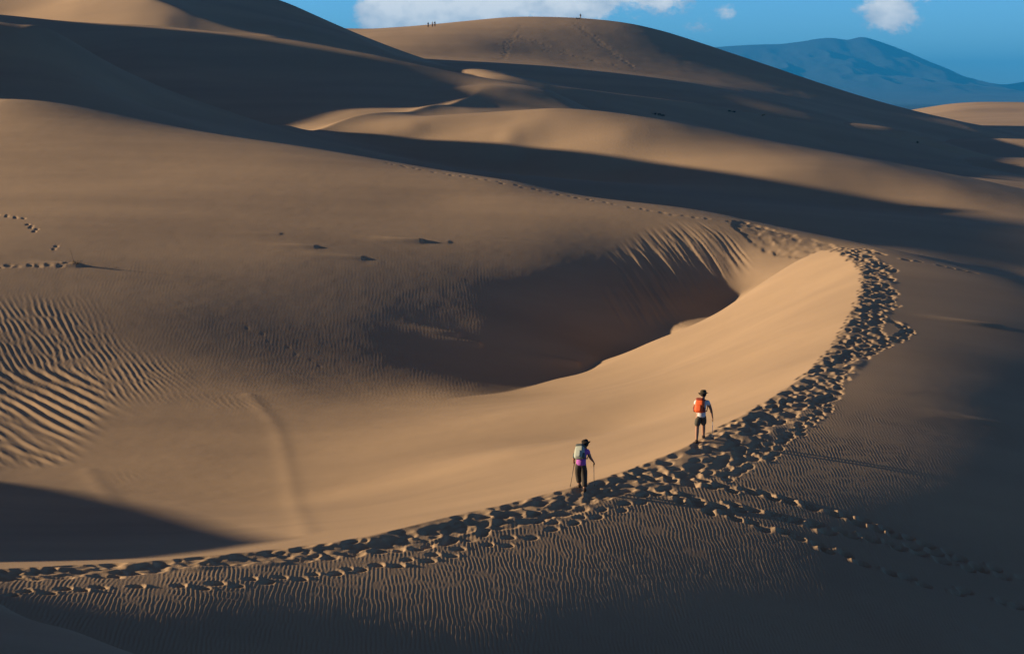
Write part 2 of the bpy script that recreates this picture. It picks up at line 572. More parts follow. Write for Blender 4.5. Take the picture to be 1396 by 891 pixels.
r1s = smooth_line([P(*p)[:2] for p in R1], 8)
xr1 = np.interp(fD, r1s[:, 1], r1s[:, 0])
side = X - xr1[:, None]                       # > 0: right-hand slope, < 0: hollow
r1_d = np.abs(side) * np.clip(np.interp(fD, r1s[:-1, 1], np.abs(np.diff(r1s[:, 1])) / np.hypot(*np.diff(r1s, axis=0).T)), 0.25, 1)[:, None]
wob = noise2(X, Y, 6.0, 3, 3)
out = sstep(0.2, 1.2, side) * (Y < 140)
t_s = ripple_tile(1024, 0.022, 0.118, 0.16, 0.17, 1)
near_w = out * (1 - sstep(78, 112, Y)) * (1 + 0.35 * wob) * sstep(0.55, 1.15, r1_d / (1.1 + 0.65 * sstep(53, 66, Y)) + 0.2 * wob)
Z += 0.0044 * near_w * (0.75 + 0.5 * noise2(X, Y, 2.6, 17, 2)) * tile_sample(t_s, 0.022, X, Y, 0.06)
t_m = ripple_tile(1024, 0.04, 0.22, 0.17, 0.16, 2)
mid_w = np.clip(out * sstep(85, 105, Y) * (1 - sstep(112, 122, Y)) * 0.7 + (side < 0) * sstep(96, 112, Y + 5 * wob) * (1 - 0.7 * sstep(150, 170, Y)) * (0.55 + 0.6 * noise2(X, Y, 14.0, 8, 3)), 0, 1)
slip = np.exp(-((X - 14) / 9.0) ** 2 - ((Y - 100) / 16.0) ** 2) * (side < 0)
mid_w *= 1 - np.clip(1.6 * slip, 0, 1)
mid_w *= sstep(-3, -8, X - 6) * 0.8 + 0.2 * (Y > 140) + (side > 0) * 0.8
Z += 0.0019 * mid_w * tile_sample(t_m, 0.04, X, Y, 0.05)

# --- the coarse wind-scoured ripples at the left of the hollow
t_l = ripple_tile(512, 0.10, 0.85, 0.25, 0.12, 5)
t_l2 = ripple_tile(512, 0.06, 0.38, 0.22, 0.15, 6)
big, fine = np.zeros_like(X), np.zeros_like(X)
for (px, py, ru, rd, a, b_) in ((10, 590, 3.6, 5.5, 1.0, 0.2), (50, 560, 3.4, 5, 0.9, 0.3), (95, 530, 2.8, 5, 0.6, 0.7), (0, 530, 3.4, 6, 0.8, 0.6), (20, 460, 4.4, 7, 0.0, 0.95), (70, 490, 3.2, 6, 0.1, 0.8), (150, 515, 3.0, 4.5, 0.0, 0.7),
                                (215, 515, 3.4, 3.6, 0.0, 0.35), (330, 548, 3.5, 2.6, 0.0, 0.35), (40, 625, 2.6, 2.6, 0.5, 0.5), (165, 650, 1.4, 2.2, 0.0, 0.35)):
    hx, hy, _ = NEAR.hit(px, py, 70, 130)
    e_ = np.exp(-((X - hx) / ru) ** 2 - ((Y - hy) / rd) ** 2)
    big += a * e_
    fine += b_ * e_
big = sstep(0.22, 1.0, big + 0.25 * wob)
fine = sstep(0.15, 0.9, fine + 0.2 * wob) * (1 - big * 0.7)
Z += 0.036 * big * tile_sample(t_l, 0.10, X, Y, 0.66) + 0.011 * fine * tile_sample(t_l2, 0.06, X, Y, 0.42)

# --- faint swells on the hollow floor
for pts_, hgt, wd in ((((340, 538), (375, 580), (392, 640), (408, 700), (418, 738)), 0.022, 0.42), (((120, 640), (150, 680), (175, 720), (190, 755)), 0.02, 0.5)):
    ln_ = [NEAR.hit(px, py, 62, 130)[:2] + (1.0,) for px, py in pts_]
    d_, _ = poly_dist(X, Y, smooth_line(ln_, 4))
    Z += hgt * np.exp(-(d_ / wd) ** 2)

# --- slight unevenness of the open sand and faint slide streaks down the bright face
Z += (side < 0) * (0.010 * noise2(X, Y, 2.8, 51, 3) + 0.004 * noise2(X, Y, 0.7, 52, 2))
Z += slip * 0.010 * noise2(X * 0.12 + Y * 0.02, Y, 0.8, 53, 3)

# --- raked avalanche grooves on the pit wall
gm = np.zeros_like(X)
for (px, py, rx_, ry_) in ((900, 400, 3.6, 6), (940, 375, 3.6, 6), (970, 360, 3.0, 6), (955, 410, 3.2, 5), (880, 430, 2.6, 5)):
    hx, hy, _ = NEAR.hit(px, py, 118, 165)
    gm += np.exp(-((X - hx) / rx_) ** 2 - ((Y - hy) / ry_) ** 2)
gm = sstep(0.25, 1.3, gm)
ca, sa = 0.32, -0.95
al, ac = X * ca + Y * sa, -X * sa + Y * ca
gr = 0.4 - 1.6 * np.abs(noise2(ac, al * 0.05, 0.40, 31, 2)) + 0.4 * noise2(ac, al * 0.05, 0.12, 33, 2)
td_, _ = poly_dist(X, Y, lt)
gm *= sstep(1.0, 4.5, td_)
Z += gm * (0.085 * gr - 0.02)

# --- footprints
rng = random.Random(11)
trail = smooth_line([P(*p)[:2] for p in R1[1:]], 8)
tx_, ty_, th_ = walk(trail, 0.1)
F = np.zeros_like(Z)
for i in range(len(tx_)):
    wdt = (1.1 + 0.65 * float(sstep(53, 66, ty_[i]))) * (1 + 0.16 * math.sin(i * 0.05) + 0.1 * math.sin(i * 0.13))
    if ty_[i] > 122:
        wdt = 2.8
    for _ in range(2):
        if rng.random() < 0.8:
            o_ = wdt * (rng.random() ** 0.85) - 0.05
            nx, ny = math.sin(th_[i]), -math.cos(th_[i])
            sc_ = rng.uniform(0.75, 1.35)
            press(F, fu, fD, tx_[i] + nx * o_, ty_[i] + ny * o_, th_[i] + rng.gauss(0, 0.35) + (math.pi if rng.random() < 0.3 else 0), 0.22 * sc_, 0.135 * sc_, rng.uniform(0.045, 0.125), rng.uniform(0.0, 0.014))
F = 0.2 * np.tanh(F / 0.2)
tm = (1 - sstep(0.8, 1.15, r1_d / (1.1 + 0.65 * sstep(53, 66, Y)) + 0.12 * wob)) * sstep(-0.1, 0.25, side) * sstep(50, 52, Y) * (1 - sstep(124, 128, Y))
F += tm * (0.016 * noise2(X, Y, 0.42, 21, 2) + 0.04 * noise2(X, Y, 1.1, 22, 2) + 0.015)
TRACKS = [
    ([(905, 668), (850, 690), (780, 712), (700, 737), (630, 752), (560, 766), (480, 778), (400, 788), (300, 797), (200, 802), (100, 806), (0, 812)], 0.52, 1.0, 1.1),
    ([(860, 645), (930, 655), (1000, 668), (1060, 680), (1110, 692), (1160, 708), (1210, 724), (1262, 744), (1310, 762), (1360, 780), (1400, 790)], 0.34, 1.1, 2.0),
    ([(890, 668), (950, 682), (1010, 693), (1070, 706), (1120, 720), (1180, 733), (1230, 745), (1290, 762), (1340, 776)], 0.36, 1.1, 2.0),
    ([(930, 682), (985, 700), (1050, 722), (1110, 742), (1170, 764), (1225, 785), (1260, 797), (1320, 812), (1396, 828)], 0.5, 1.1, 2.0),
    ([(1165, 487), (1190, 478), (1215, 467), (1234, 455), (1232, 445), (1215, 438), (1196, 434)], 0.30, 1.3),
    ([(985, 652), (1040, 620), (1090, 585), (1130, 550)], 0.30, 1.2),
    ([(700, 702), (760, 690), (830, 672), (900, 655), (960, 640)], 0.30, 1.1),
    ([(0, 364), (30, 363), (60, 363), (105, 361)], 0.62, 1.25), ([(0, 293), (12, 295), (32, 298)], 0.5, 1.0), ([(42, 306), (50, 316)], 0.6, 1.1), ([(72, 340), (82, 334)], 0.8, 1.1),
    ([(520, 221), (600, 236), (700, 252), (800, 272), (900, 290), (1000, 303)], 0.9, 1.2, 0.55), ([(1235, 354), (1290, 364), (1340, 374)], 0.7, 1.3), ([(340, 448), (400, 480), (440, 500)], 1.1, 1.0, 0.14),
]
for pts_, step, sc_, *dep in TRACKS:
    dep = dep[0] if dep else 1.0
    wl_ = smooth_line([NEAR.hit(px, py, 40, 175)[:2] for px, py in pts_], 4)
    ax, ay, ah = walk(wl_, step)
    for i in range(len(ax)):
        sd = 0.13 * (1 if i % 2 else -1) + rng.gauss(0, 0.05)
        if rng.random() < 0.08:
            continue
        ax[i] += rng.gauss(0, 0.06)
        ay[i] += rng.gauss(0, 0.06)
        k_ = sc_ * rng.uniform(0.9, 1.2)
        press(F, fu, fD, ax[i] - math.sin(ah[i]) * sd, ay[i] + math.cos(ah[i]) * sd, ah[i] + rng.gauss(0, 0.15), 0.19 * k_, 0.11 * k_, 0.08 * dep * rng.uniform(.7, 1.3), 0.028 * dep * rng.uniform(.4, 1.6))
# trampled rim behind the nose
for _ in range(330):
    px = rng.uniform(1005, 1130)
    e0 = 301 + (px - 1005) * 0.262
    py = e0 + rng.random() ** 1.3 * (6 + 24 * math.sin(math.pi * min(1, max(0, (px - 1000) / 135))))
    hx, hy, _z = NEAR.hit(px, py, 126, 158, 200)
    k_ = rng.uniform(1.6, 2.6)
    press(F, fu, fD, hx, hy, 2.2 + rng.gauss(0, 0.6), 0.2 * k_, 0.13 * k_, rng.uniform(0.04, 0.11), rng.uniform(0.0, 0.015), 1.4)


def drift(h):
    def f(dx, dy):
        return h * np.exp(-(np.where(dx < 0, dx / 2.6, dx / 0.22)) ** 2 - (dy / (0.30 + 0.10 * np.clip(-dx, 0, 3))) ** 2)
    return f


DRIFTS = [(572, 329, 0.19), (428, 337, 0.11), (492, 352, 0.10), (380, 319, 0.05), (622, 457, 0.14), (652, 470, 0.16), (786, 498, 0.2), (104, 362, 0.16), (610, 330, 0.06), (1364, 446, 0.16), (1374, 580, 0.06)]
for px, py, h_ in DRIFTS:
    hx, hy, _z = NEAR.hit(px, py, 55, 150)
    add_stamp(F, fu, fD, hx, hy, drift(h_), 7.0)
Fs = F.copy()
Fs[1:-1, 1:-1] = 0.36 * F[1:-1, 1:-1] + 0.11 * (F[:-2, 1:-1] + F[2:, 1:-1] + F[1:-1, :-2] + F[1:-1, 2:]) + 0.05 * (F[:-2, :-2] + F[2:, :-2] + F[:-2, 2:] + F[2:, 2:])
F = Fs
Z += F
GU, GD, GZ = fu, fD, Z

grid_object('sand_dune', X, Y, Z, SAND_NEAR)
print('near grid', X.shape)


def far_sheet(name, pts, creases, u0, u1, d0, d1, nu, nd, mat=SAND_FAR, detail=None, lam=0.02):
    f = Field([p if len(p) == 4 and p[3] == 'w' else P(*p) for p in [q for q in pts if len(q) == 3]] + [q[:3] for q in pts if len(q) == 4],
              [(smooth_line([P(*p[:3])[:2] + (p[3],) for p in c], 6), w, e) for (c, w, e) in creases], lam)
    cu = np.linspace(u0, u1, 90)
    cD = np.linspace(d0, d1, 90)
    z = f.smooth(cu[None, :] * cD[:, None], np.repeat(cD[:, None], 90, 1))
    u = np.linspace(u0, u1, int(nu * RES))
    D = np.linspace(d0, d1, int(nd * RES))
    X = u[None, :] * D[:, None]
    Y = np.repeat(D[:, None], len(u), 1)
    Z = upsample(cu, cD, z, u, D) + f.crease(X, Y)
    Z += 0.07 * noise2(X, Y * 0.45, 11.0, 61, 3) + 0.03 * noise2(X * 0.35, Y, 3.0, 62, 3)     # low wind streaks
    if detail:
        Z = detail(f, X, Y, Z, u, D)
    grid_object(name, X, Y, Z, mat)
    return f


# ------------------------------------------------------------------ shaded shoulder behind the rim, left
K_CREST = [(-300, 30, 320), (-120, 28, 312), (0, 33, 268), (60, 37, 270), (130, 75, 274), (200, 110, 278), (300, 148, 279), (400, 180, 275), (470, 200, 268), (540, 218, 262)]
K = K_CREST + [(0, 105, 245), (130, 115, 250), (0, 140, 228), (130, 158, 225), (250, 180, 225), (350, 195, 235), (200, 145, 255), (300, 168, 258), (-150, 110, 255), (-300, 120, 250),
               (450, 212, 245), (560, 240, 235)]
K += [(-120, 350, -2, 'w'), (-80, 350, -6, 'w'), (-50, 340, -10, 'w'), (-20, 330, -16, 'w'), (0, 300, -18, 'w'), (10, 260, -18, 'w'), (0, 220, -18, 'w'), (-30, 190, -12, 'w'), (-60, 190, -9, 'w'),
      (-130, 200, -6, 'w'), (-160, 300, 6, 'w'), (-100, 390, -14, 'w'), (-30, 390, -22, 'w')]
far_sheet('sand_dune', K, [([p + (0.18,) for p in K_CREST], 20, 0.8)], -0.5, 0.04, 190, 390, 400, 260)

# ------------------------------------------------------------------ middle dune with its own shaded hollow and the lit flat
R3 = [(330, 180, 292), (385, 170, 306), (470, 163, 328), (560, 152, 352.1), (610, 143, 370), (640, 132, 385.1), (655, 122, 394.9)]
G_CREST = [(-200, 8, 490), (0, 20, 478), (190, 34, 464), (330, 47, 454), (400, 55, 450), (520, 77, 440), (640, 102, 430), (700, 113, 424.9), (740, 121, 420), (800, 158, 377.3), (870, 181, 358), (960, 195, 345.2), (1080, 205, 331.9), (1180, 216, 319.9), (1290, 236, 305.5), (1396, 258, 291.3), (1600, 300, 270)]
G = R3 + G_CREST + [(430, 178, 317.6), (560, 175, 315.9), (560, 190, 312.9), (700, 188, 306), (700, 165, 315.1), (740, 150, 319.9), (650, 150, 362), (850, 195, 299.9), (700, 205, 305.8), (700, 245, 252.2), (850, 222, 295.3), (1000, 240, 278.4), (1000, 292, 225.3), (1200, 280, 262.4), (1200, 330, 205.3), (1396, 310, 235.6), (1396, 375, 195), (1396, 400, 165.1), (1200, 345, 170.2), (500, 208, 279.2), (1100, 228, 281.4), (1300, 260, 270.2), (200, 70, 438), (330, 75, 435), (450, 95, 424), (560, 110, 412), (620, 118, 408), (380, 120, 402), (380, 150, 368), (500, 128, 390), (500, 150, 360), (600, 128, 394), (610, 138, 380), (250, 130, 390), (645, 116, 404), (100, 70, 445)]
G += [(-120, 400, 3, 'w'), (-130, 330, -8, 'w'), (-60, 260, -16, 'w'), (0, 215, -19, 'w'), (0, 165, -22, 'w'), (-60, 165, -20, 'w'), (-120, 560, -5, 'w'), (-40, 540, -10, 'w'), (10, 480, -16, 'w'), (40, 440, -22, 'w'), (70, 420, -26, 'w'), (130, 400, -30, 'w'), (190, 350, -30, 'w'), (130, 230, -24, 'w')]
GF = far_sheet('sand_dune', G, [([p + (a,) for p, a in zip(R3, (.05, .2, .25, .25, .25, .22, .05))], 15, 0.3),
                                ([p + (0.10,) for p in G_CREST], 25, 0.8)], -0.45, 0.40, 158, 560, 800, 520, lam=np.array([0.02] * len(R3 + G_CREST) + [0.05] * (len(G) - len(R3 + G_CREST))))

# ------------------------------------------------------------------ long shaded ridge in front of the summit dune
H_CREST = [(200, -8, 585), (300, -12, 562), (380, 0, 545), (450, 36, 520), (530, 73, 490), (640, 96, 465), (740, 114, 452), (850, 129, 458), (960, 143, 468), (1090, 166, 480), (1200, 181, 490), (1240, 187, 492), (1290, 198, 493), (1336, 209, 495), (1450, 232, 498)]
H_SPUR = [(150, -25, 500), (206, -2, 485), (270, 22, 475), (338, 44, 467), (380, 52, 462)]
Hp = H_CREST + H_SPUR + [(560, 90, 475), (640, 110, 446), (740, 130, 434), (850, 150, 433), (850, 165, 417), (1000, 170, 453), (1000, 190, 430), (1150, 195, 469), (1150, 212, 446), (1250, 200, 490), (1300, 222, 460),
                         (330, 20, 497), (420, 40, 492), (183, 24, 474), (120, 0, 492), (150, 10, 484), (230, 28, 470), (60, -12, 515), (0, -32, 545), (0, 18, 500), (100, 22, 484), (-200, -50, 560)]
Hp += [(-120, 460, 4, 'w'), (-20, 460, 0, 'w'), (40, 380, -16, 'w'), (100, 350, -22, 'w'), (-80, 720, 20, 'w'), (0, 660, -4, 'w'), (40, 600, -12, 'w'), (100, 590, -20, 'w'), (160, 570, -26, 'w'), (200, 440, -24, 'w'), (140, 380, -24, 'w'), (-180, 600, 30, 'w'), (-150, 700, 36, 'w')]
HF = far_sheet('sand_dune', Hp, [([p + (0.14,) for p in H_CREST], 40, 1.2), ([p + (a,) for p, a in zip(H_SPUR, (.3, .3, .3, .25, .1))], 25, 1.0)], -0.40, 0.38, 370, 720, 520, 300)

# ------------------------------------------------------------------ summit dune
F_CREST = [(300, 60, 759.4), (400, 44, 743.4), (475, 39, 729), (530, 41, 729.4), (590, 36, 718.9), (650, 28, 709.6), (720, 23, 698.9), (790, 25, 699.8), (850, 31, 696.4), (900, 42, 691.5), (970, 65, 683.7), (1060, 95, 672.1), (1150, 125, 659.9), (1240, 150, 644.9), (1290, 162, 632.1), (1340, 182, 600.3), (1400, 220, 559.9)]
Fp = F_CREST + [(560, 70, 616.3), (640, 60, 637), (640, 88, 551), (640, 75, 616.7), (740, 70, 640.2), (740, 104, 529.5), (850, 80, 642.9), (850, 122, 513.9), (850, 105, 540.8), (960, 100, 637.4), (960, 138, 502.7), (960, 122, 525.5), (1060, 130, 582.3), (1090, 161, 489), (1180, 155, 592.8), (1200, 178, 504.4), (1260, 195, 510.8)]
Fp += [(-80, 820, 14, 'w'), (0, 800, 14, 'w'), (60, 790, 8, 'w'), (120, 770, -6, 'w'), (160, 740, -16, 'w'), (200, 640, -18, 'w'), (0, 440, -8, 'w'), (60, 430, -16, 'w'), (120, 440, -22, 'w'), (170, 470, -24, 'w'), (-80, 600, 8, 'w'), (-150, 700, 10, 'w')]


def summit_tracks(f, X, Y, Z, u, D):
    r_ = random.Random(4)
    T_ = np.zeros_like(Z)
    for pts_, n_ in ((((795, 40), (822, 62), (850, 84), (878, 102), (905, 118), (925, 128)), 150), (((780, 30), (800, 45), (830, 70)), 50), (((715, 32), (700, 48), (692, 62), (688, 76), (680, 86)), 90), (((705, 50), (740, 62), (772, 72)), 40), (((740, 70), (790, 78), (850, 92)), 30)):
        px_, py_ = np.array(pts_, float).T
        for q in range(n_):
            t = r_.random() * (len(pts_) - 1)
            hx_, hy_, _ = f.hit(np.interp(t, range(len(pts_)), px_) + r_.gauss(0, 2.2), np.interp(t, range(len(pts_)), py_) + r_.gauss(0, 1.2), 500, 730, 230)
            press(T_, u, D, hx_, hy_, r_.uniform(0, 6.28), r_.uniform(.5, .9), r_.uniform(.4, .7), r_.uniform(.02, .06), r_.uniform(.01, .03), 2.6)
    return Z + T_


FF = far_sheet('sand_dune', Fp, [([p + (0.04,) for p in F_CREST], 60, 3.0)], -0.25, 0.34, 440, 830, 1000, 560, detail=summit_tracks, lam=np.array([0.02] * len(F_CREST) + [0.5] * (len(Fp) - len(F_CREST))))

# ------------------------------------------------------------------ far lit dunes, right
Ep = [(1180, 158, 1050), (1250, 150, 1020), (1300, 141, 1000), (1396, 140, 1000), (1500, 142, 1000), (1700, 145, 1000), (1250, 156, 960), (1300, 150, 940), (1396, 152, 920), (1396, 164, 820), (1330, 166, 800), (1290, 172, 760), (1240, 182, 700),
      (1396, 175, 720), (1250, 200, 590), (1396, 200, 600), (1330, 214, 500), (1396, 210, 520), (1200, 214, 470), (1396, 222, 470), (1396, 250, 390), (1250, 235, 400), (1600, 180, 700), (1600, 215, 500)]
Ep += [(100, 1150, -20, 'w'), (250, 1150, -16, 'w'), (400, 1100, -16, 'w'), (100, 900, -20, 'w'), (110, 600, -22, 'w'), (110, 450, -20, 'w'), (300, 330, -24, 'w'), (100, 330, -26, 'w')]
EF = far_sheet('sand_dune', Ep, [], 0.10, 0.62, 340, 1150, 300, 400)

# ------------------------------------------------------------------ dune under the camera (lower left corner) and the added, unseen range that shades the scene from the left
def caster(p, x):
    """the crest point, at x, whose shadow reaches p"""
    t = (p[0] - x) / -SUN_DIR.x
    return (x, p[1] + SUN_DIR.y * t, p[2] + SUN_DIR.z * t)


CD = [(-260, 705, 42), (-100, 775, 36), (0, 821, 31), (100, 858, 28.5), (190, 893, 26.5), (300, 940, 24)]
Cp = [P(*p) for p in CD] + [P(0, 865, 26), P(0, 900, 22), P(120, 900, 23), P(-150, 850, 28)]
Cp += [(-30, 48, -12), (-22, 47, -13.5), (-15, 42, -15.5), (-6, 36, -17), (0, 32, -17), (3, 26, -15), (6, 20, -14), (-4, 12, -6.5), (-20, 12, -6), (-40, 20, -6), (-40, 40, -8.5), (0, 5, -5), (-10, 30, -7.4), (-20, 30, -7), (-30, 5, -5), (-40, 52, -12)]
cf = Field(Cp, [(smooth_line([P(*p)[:2] + (0.2,) for p in CD], 6), 8.0, 0.15)], 0.02)
X, Y = np.meshgrid(np.linspace(-42, 8, 400), np.concatenate([np.linspace(2, 20, 40), np.linspace(20.1, 52, 300)]))
Z = cf(X, Y)
grid_object('sand_dune', X, Y, Z, SAND_NEAR)


def shadow_ridge(prof, xc, out_slope=0.16, in_slope=0.58, n=520):
    """an unseen dune added left of the frame to cast shadows: crest heights along y"""
    prof = np.array(sorted(tuple(map(float, p)) for p in prof))
    yy = np.linspace(prof[0, 0], prof[-1, 0], n)
    crest = np.interp(yy, prof[:, 0], prof[:, 1])
    crest = np.convolve(np.pad(crest, 1, 'edge'), np.ones(3) / 3, 'valid')
    cx = np.interp(yy, [p[0] for p in xc], [p[1] for p in xc])
    off = np.concatenate([np.linspace(-130, 0, 50), np.linspace(2, 60, 30)])
    X = cx[:, None] + off[None, :]
    Y = np.repeat(yy[:, None], len(off), 1)
    Z = crest[:, None] - np.where(off < 0, -off * out_slope, off * in_slope)[None, :]
    grid_object('sand_dune', X, Y, np.maximum(Z, -30), SAND_FAR)


lo = [(370, 741), (300, 720), (200, 692), (100, 670), (0, 655)] + [(300, 748), (200, 756), (100, 762), (0, 767)]
c_lo = [caster(NEAR.hit(px, py, 61 if py < 748 or px > 250 else 58, 125), -78) for (px, py) in lo]
c_hi = [caster(NEAR.hit(px, py, 40, 70), -78) for (px, py) in ((0, 832), (350, 858), (700, 880))]
c_r1 = [caster(P(*p), -78) for p in R1[1:7]]
print('low range', [tuple(round(v, 1) for v in c[1:]) for c in c_lo], [tuple(round(v, 1) for v in c[1:]) for c in c_hi], [tuple(round(v, 1) for v in c[1:]) for c in c_r1])
yk = max(c[1] for c in c_hi)
yl = sorted([(c[1], max(c[2], 0.1) if c[1] < 68 else c[2]) for c in c_lo])
shadow_ridge(yl + [(62.6, 0.1), (61.4, -1.2), (yk + 1.6, -1.6), (yk, -1.4), (yk - 1.5, -0.7), (yk - 4, 0.6), (yk - 8, 3.5), (yk - 18, 10), (25, 13), (12, 13), (0, 6)] +
            [(yl[-1][0] + 1, yl[-1][1] - 2), (yl[-1][0] + 8, -9), (yl[-1][0] + 16, -18)], [(0, -78), (200, -78)], 0.2, 0.5)  # low unseen ridge added to shade the hollow's left floor and the near corner

W1 = [caster(GF.hit(px, py, 205, 345), -165) for (px, py) in ((440, 180), (560, 190), (700, 205), (850, 222), (1000, 243), (1200, 278), (1396, 310))]
W2 = [caster(P(*p), -200) for p in ((330, 50, 452), (520, 81, 438), (590, 93, 430), (630, 112, 414))]
prof = sorted([(w[1], w[2], -165.0) for w in W1] + [(w[1], w[2], -200.0) for w in W2])
wy = np.array([p[0] for p in prof])
wz = np.array([p[1] + 0.8 * (p[0] < 296) for p in prof])
print('range profile', [(round(a), round(b)) for a, b in zip(wy, wz)])
WP = [(180, -14), (197, 2), (207, 18), (225, 26)] + [(a, b) for a, b in zip(wy, wz)] + [(345, 23), (360, 26), (385, 32), (404, 38), (480, 36), (520, 30), (560, 20)]
WP = np.array(sorted(WP))
shadow_ridge(WP, [(300, -165), (360, -200)])  # tall unseen range, crest traced back from the shadow edges it must throw

# ------------------------------------------------------------------ desert floor to the horizon
g = np.concatenate([-np.geomspace(26000, 200, 40), np.linspace(-150, 150, 5), np.geomspace(200, 26000, 40)])
gx, gy = np.meshgrid(g, g)
SCRUB = sand_material('valley_scrub', base=(0.055, 0.058, 0.045), streak=0.3, scale=0.02)
grid_object('ground', gx, gy, np.full(gx.shape, -ZC), SCRUB)

# ------------------------------------------------------------------ mountain
MD = 14000.0
MRIDGE = smooth_line([(700, 112), (850, 86), (940, 70), (970, 65), (1010, 62), (1040, 60.5), (1065, 60), (1090, 57), (1115, 53), (1135, 52), (1155, 54), (1175, 50.5), (1192, 54), (1215, 62), (1240, 72), (1265, 83), (1290, 93), (1310, 103), (1330, 112),
                      (1350, 114), (1375, 115), (1396, 112), (1450, 104), (1520, 112), (1620, 125)], 10)
mu, mz = ray(MRIDGE[:, 0], MRIDGE[:, 1])
uu = np.linspace(mu[0], mu[-1], 420)
zz = np.interp(uu, mu, mz) * MD
tt = np.linspace(-1.0, 1.0, 320)
X = np.repeat((uu * MD)[None, :], len(tt), 0)
Y = MD + np.where(tt < 0, 9000.0, 2600.0)[:, None] * np.repeat(tt[:, None], len(uu), 1)
prof = np.where(tt < 0, (1 - np.abs(tt)) ** 4.0, 1 - np.abs(tt) ** 1.15)
base = -ZC - 20
rid = 1 - np.abs(noise2(X, Y * 0.35, 420.0, 5, 4))
w = np.repeat((np.clip(np.abs(tt) * 6, 0, 1) * (1 - np.abs(tt)) ** 1.5)[:, None], len(uu), 1)
Z = base + (zz[None, :] - base) * prof[:, None] + w * (rid - 0.85) * 260 * prof[:, None] * np.clip((zz - base) / 400, 0, 1.2)[None, :] 
m = bpy.data.materials.new('mountain_forest')
m.use_nodes = True
n, l = m.node_tree.nodes, m.node_tree.links
tx = n.new('ShaderNodeTexNoise')
tx.inputs['Scale'].default_value = 0.006
tx.inputs['Detail'].default_value = 8
tcm = n.new('ShaderNodeTexCoord')
l.new(tcm.outputs['Object'], tx.inputs['Vector'])
cr = n.new('ShaderNodeValToRGB')
cr.color_ramp.elements[0].position = 0.4
cr.color_ramp.elements[0].color = (0.010, 0.022, 0.030, 1)
cr.color_ramp.elements[1].position = 0.65
cr.color_ramp.elements[1].color = (0.02, 0.03, 0.034, 1)
l.new(tx.outputs[0], cr.inputs[0])
l.new(cr.outputs[0], n['Principled BSDF'].inputs['Base Color'])
n['Principled BSDF'].inputs['Roughness'].default_value = 1.0
grid_object('mountain', X, Y, Z, m)
#TERRAIN_END
# ------------------------------------------------------------------ blue air
bm = bmesh.new()
bmesh.ops.create_cube(bm, size=1.0, matrix=Matrix.Translation((0, 0, 244)) @ Matrix.Diagonal((54000, 54000, 490, 1)))
hz = bpy.data.meshes.new('haze')
bm.to_mesh(hz)
bm.free()
hm = bpy.data.materials.new('air')
hm.use_nodes = True
n, l = hm.node_tree.nodes, hm.node_tree.links
n.clear()
ho = n.new('ShaderNodeOutputMaterial')
pv = n.new('ShaderNodeVolumePrincipled')
pv.inputs["Color"].default_value = (0.025, 0.36, 0.97, 1)
pv.inputs['Density'].default_value = 8e-5
l.new(pv.outputs[0], ho.inputs['Volume'])
hz.materials.append(hm)
hzo = bpy.data.objects.new('haze', hz)
hzo['kind'] = 'stuff'
C.objects.link(hzo)

# ------------------------------------------------------------------ helpers for things
def ground(x, y):
    u = x / y
    i = int(np.clip(np.searchsorted(GU, u) - 1, 0, len(GU) - 2))
    j = int(np.clip(np.searchsorted(GD, y) - 1, 0, len(GD) - 2))
    a, b = (u - GU[i]) / (GU[i + 1] - GU[i]), (y - GD[j]) / (GD[j + 1] - GD[j])
    return float((GZ[j, i] * (1 - a) + GZ[j, i + 1] * a) * (1 - b) + (GZ[j + 1, i] * (1 - a) + GZ[j + 1, i + 1] * a) * b)


def material(name, col, rough=0.8, var=0.15, scale=12.0, metal=0.0):
    m = bpy.data.materials.new(name)
    m.use_nodes = True
    n, l = m.node_tree.nodes, m.node_tree.links
    b = n['Principled BSDF']
    b.inputs['Roughness'].default_value = rough
    b.inputs['Metallic'].default_value = metal
    b.inputs['Specular IOR Level'].default_value = 0.25
    tc = n.new('ShaderNodeTexCoord')
    t = n.new('ShaderNodeTexNoise')
    t.inputs['Scale'].default_value = scale
    t.inputs['Detail'].default_value = 4
    l.new(tc.outputs['Object'], t.inputs['Vector'])
    mx = n.new('ShaderNodeMix')
    mx.data_type = 'RGBA'
    mx.inputs[6].default_value = tuple(c * (1 - var) for c in col) + (1,)
    mx.inputs[7].default_value = tuple(min(1, c * (1 + var)) for c in col) + (1,)
    l.new(t.outputs[0], mx.inputs[0])
    l.new(mx.outputs[2], b.inputs['Base Color'])
    return m


def thing(name, label, cat, loc, group=None, rotz=0.0):
    o = bpy.data.objects.new(name, None)
    C.objects.link(o)
    o.empty_display_size = 0.2
    o.location = loc
    o.rotation_euler = (0, 0, rotz)
    o['label'] = label
    o['category'] = cat
    if group:
        o['group'] = group
    return o


def link(name, me, mat, parent, label=None):
    if mat is not None and not me.materials:
        me.materials.append(mat)
    o = bpy.data.objects.new(name, me)
    C.objects.link(o)
    if parent is not None:
        o.parent = parent
    if label:
        o['label'] = label
    return o


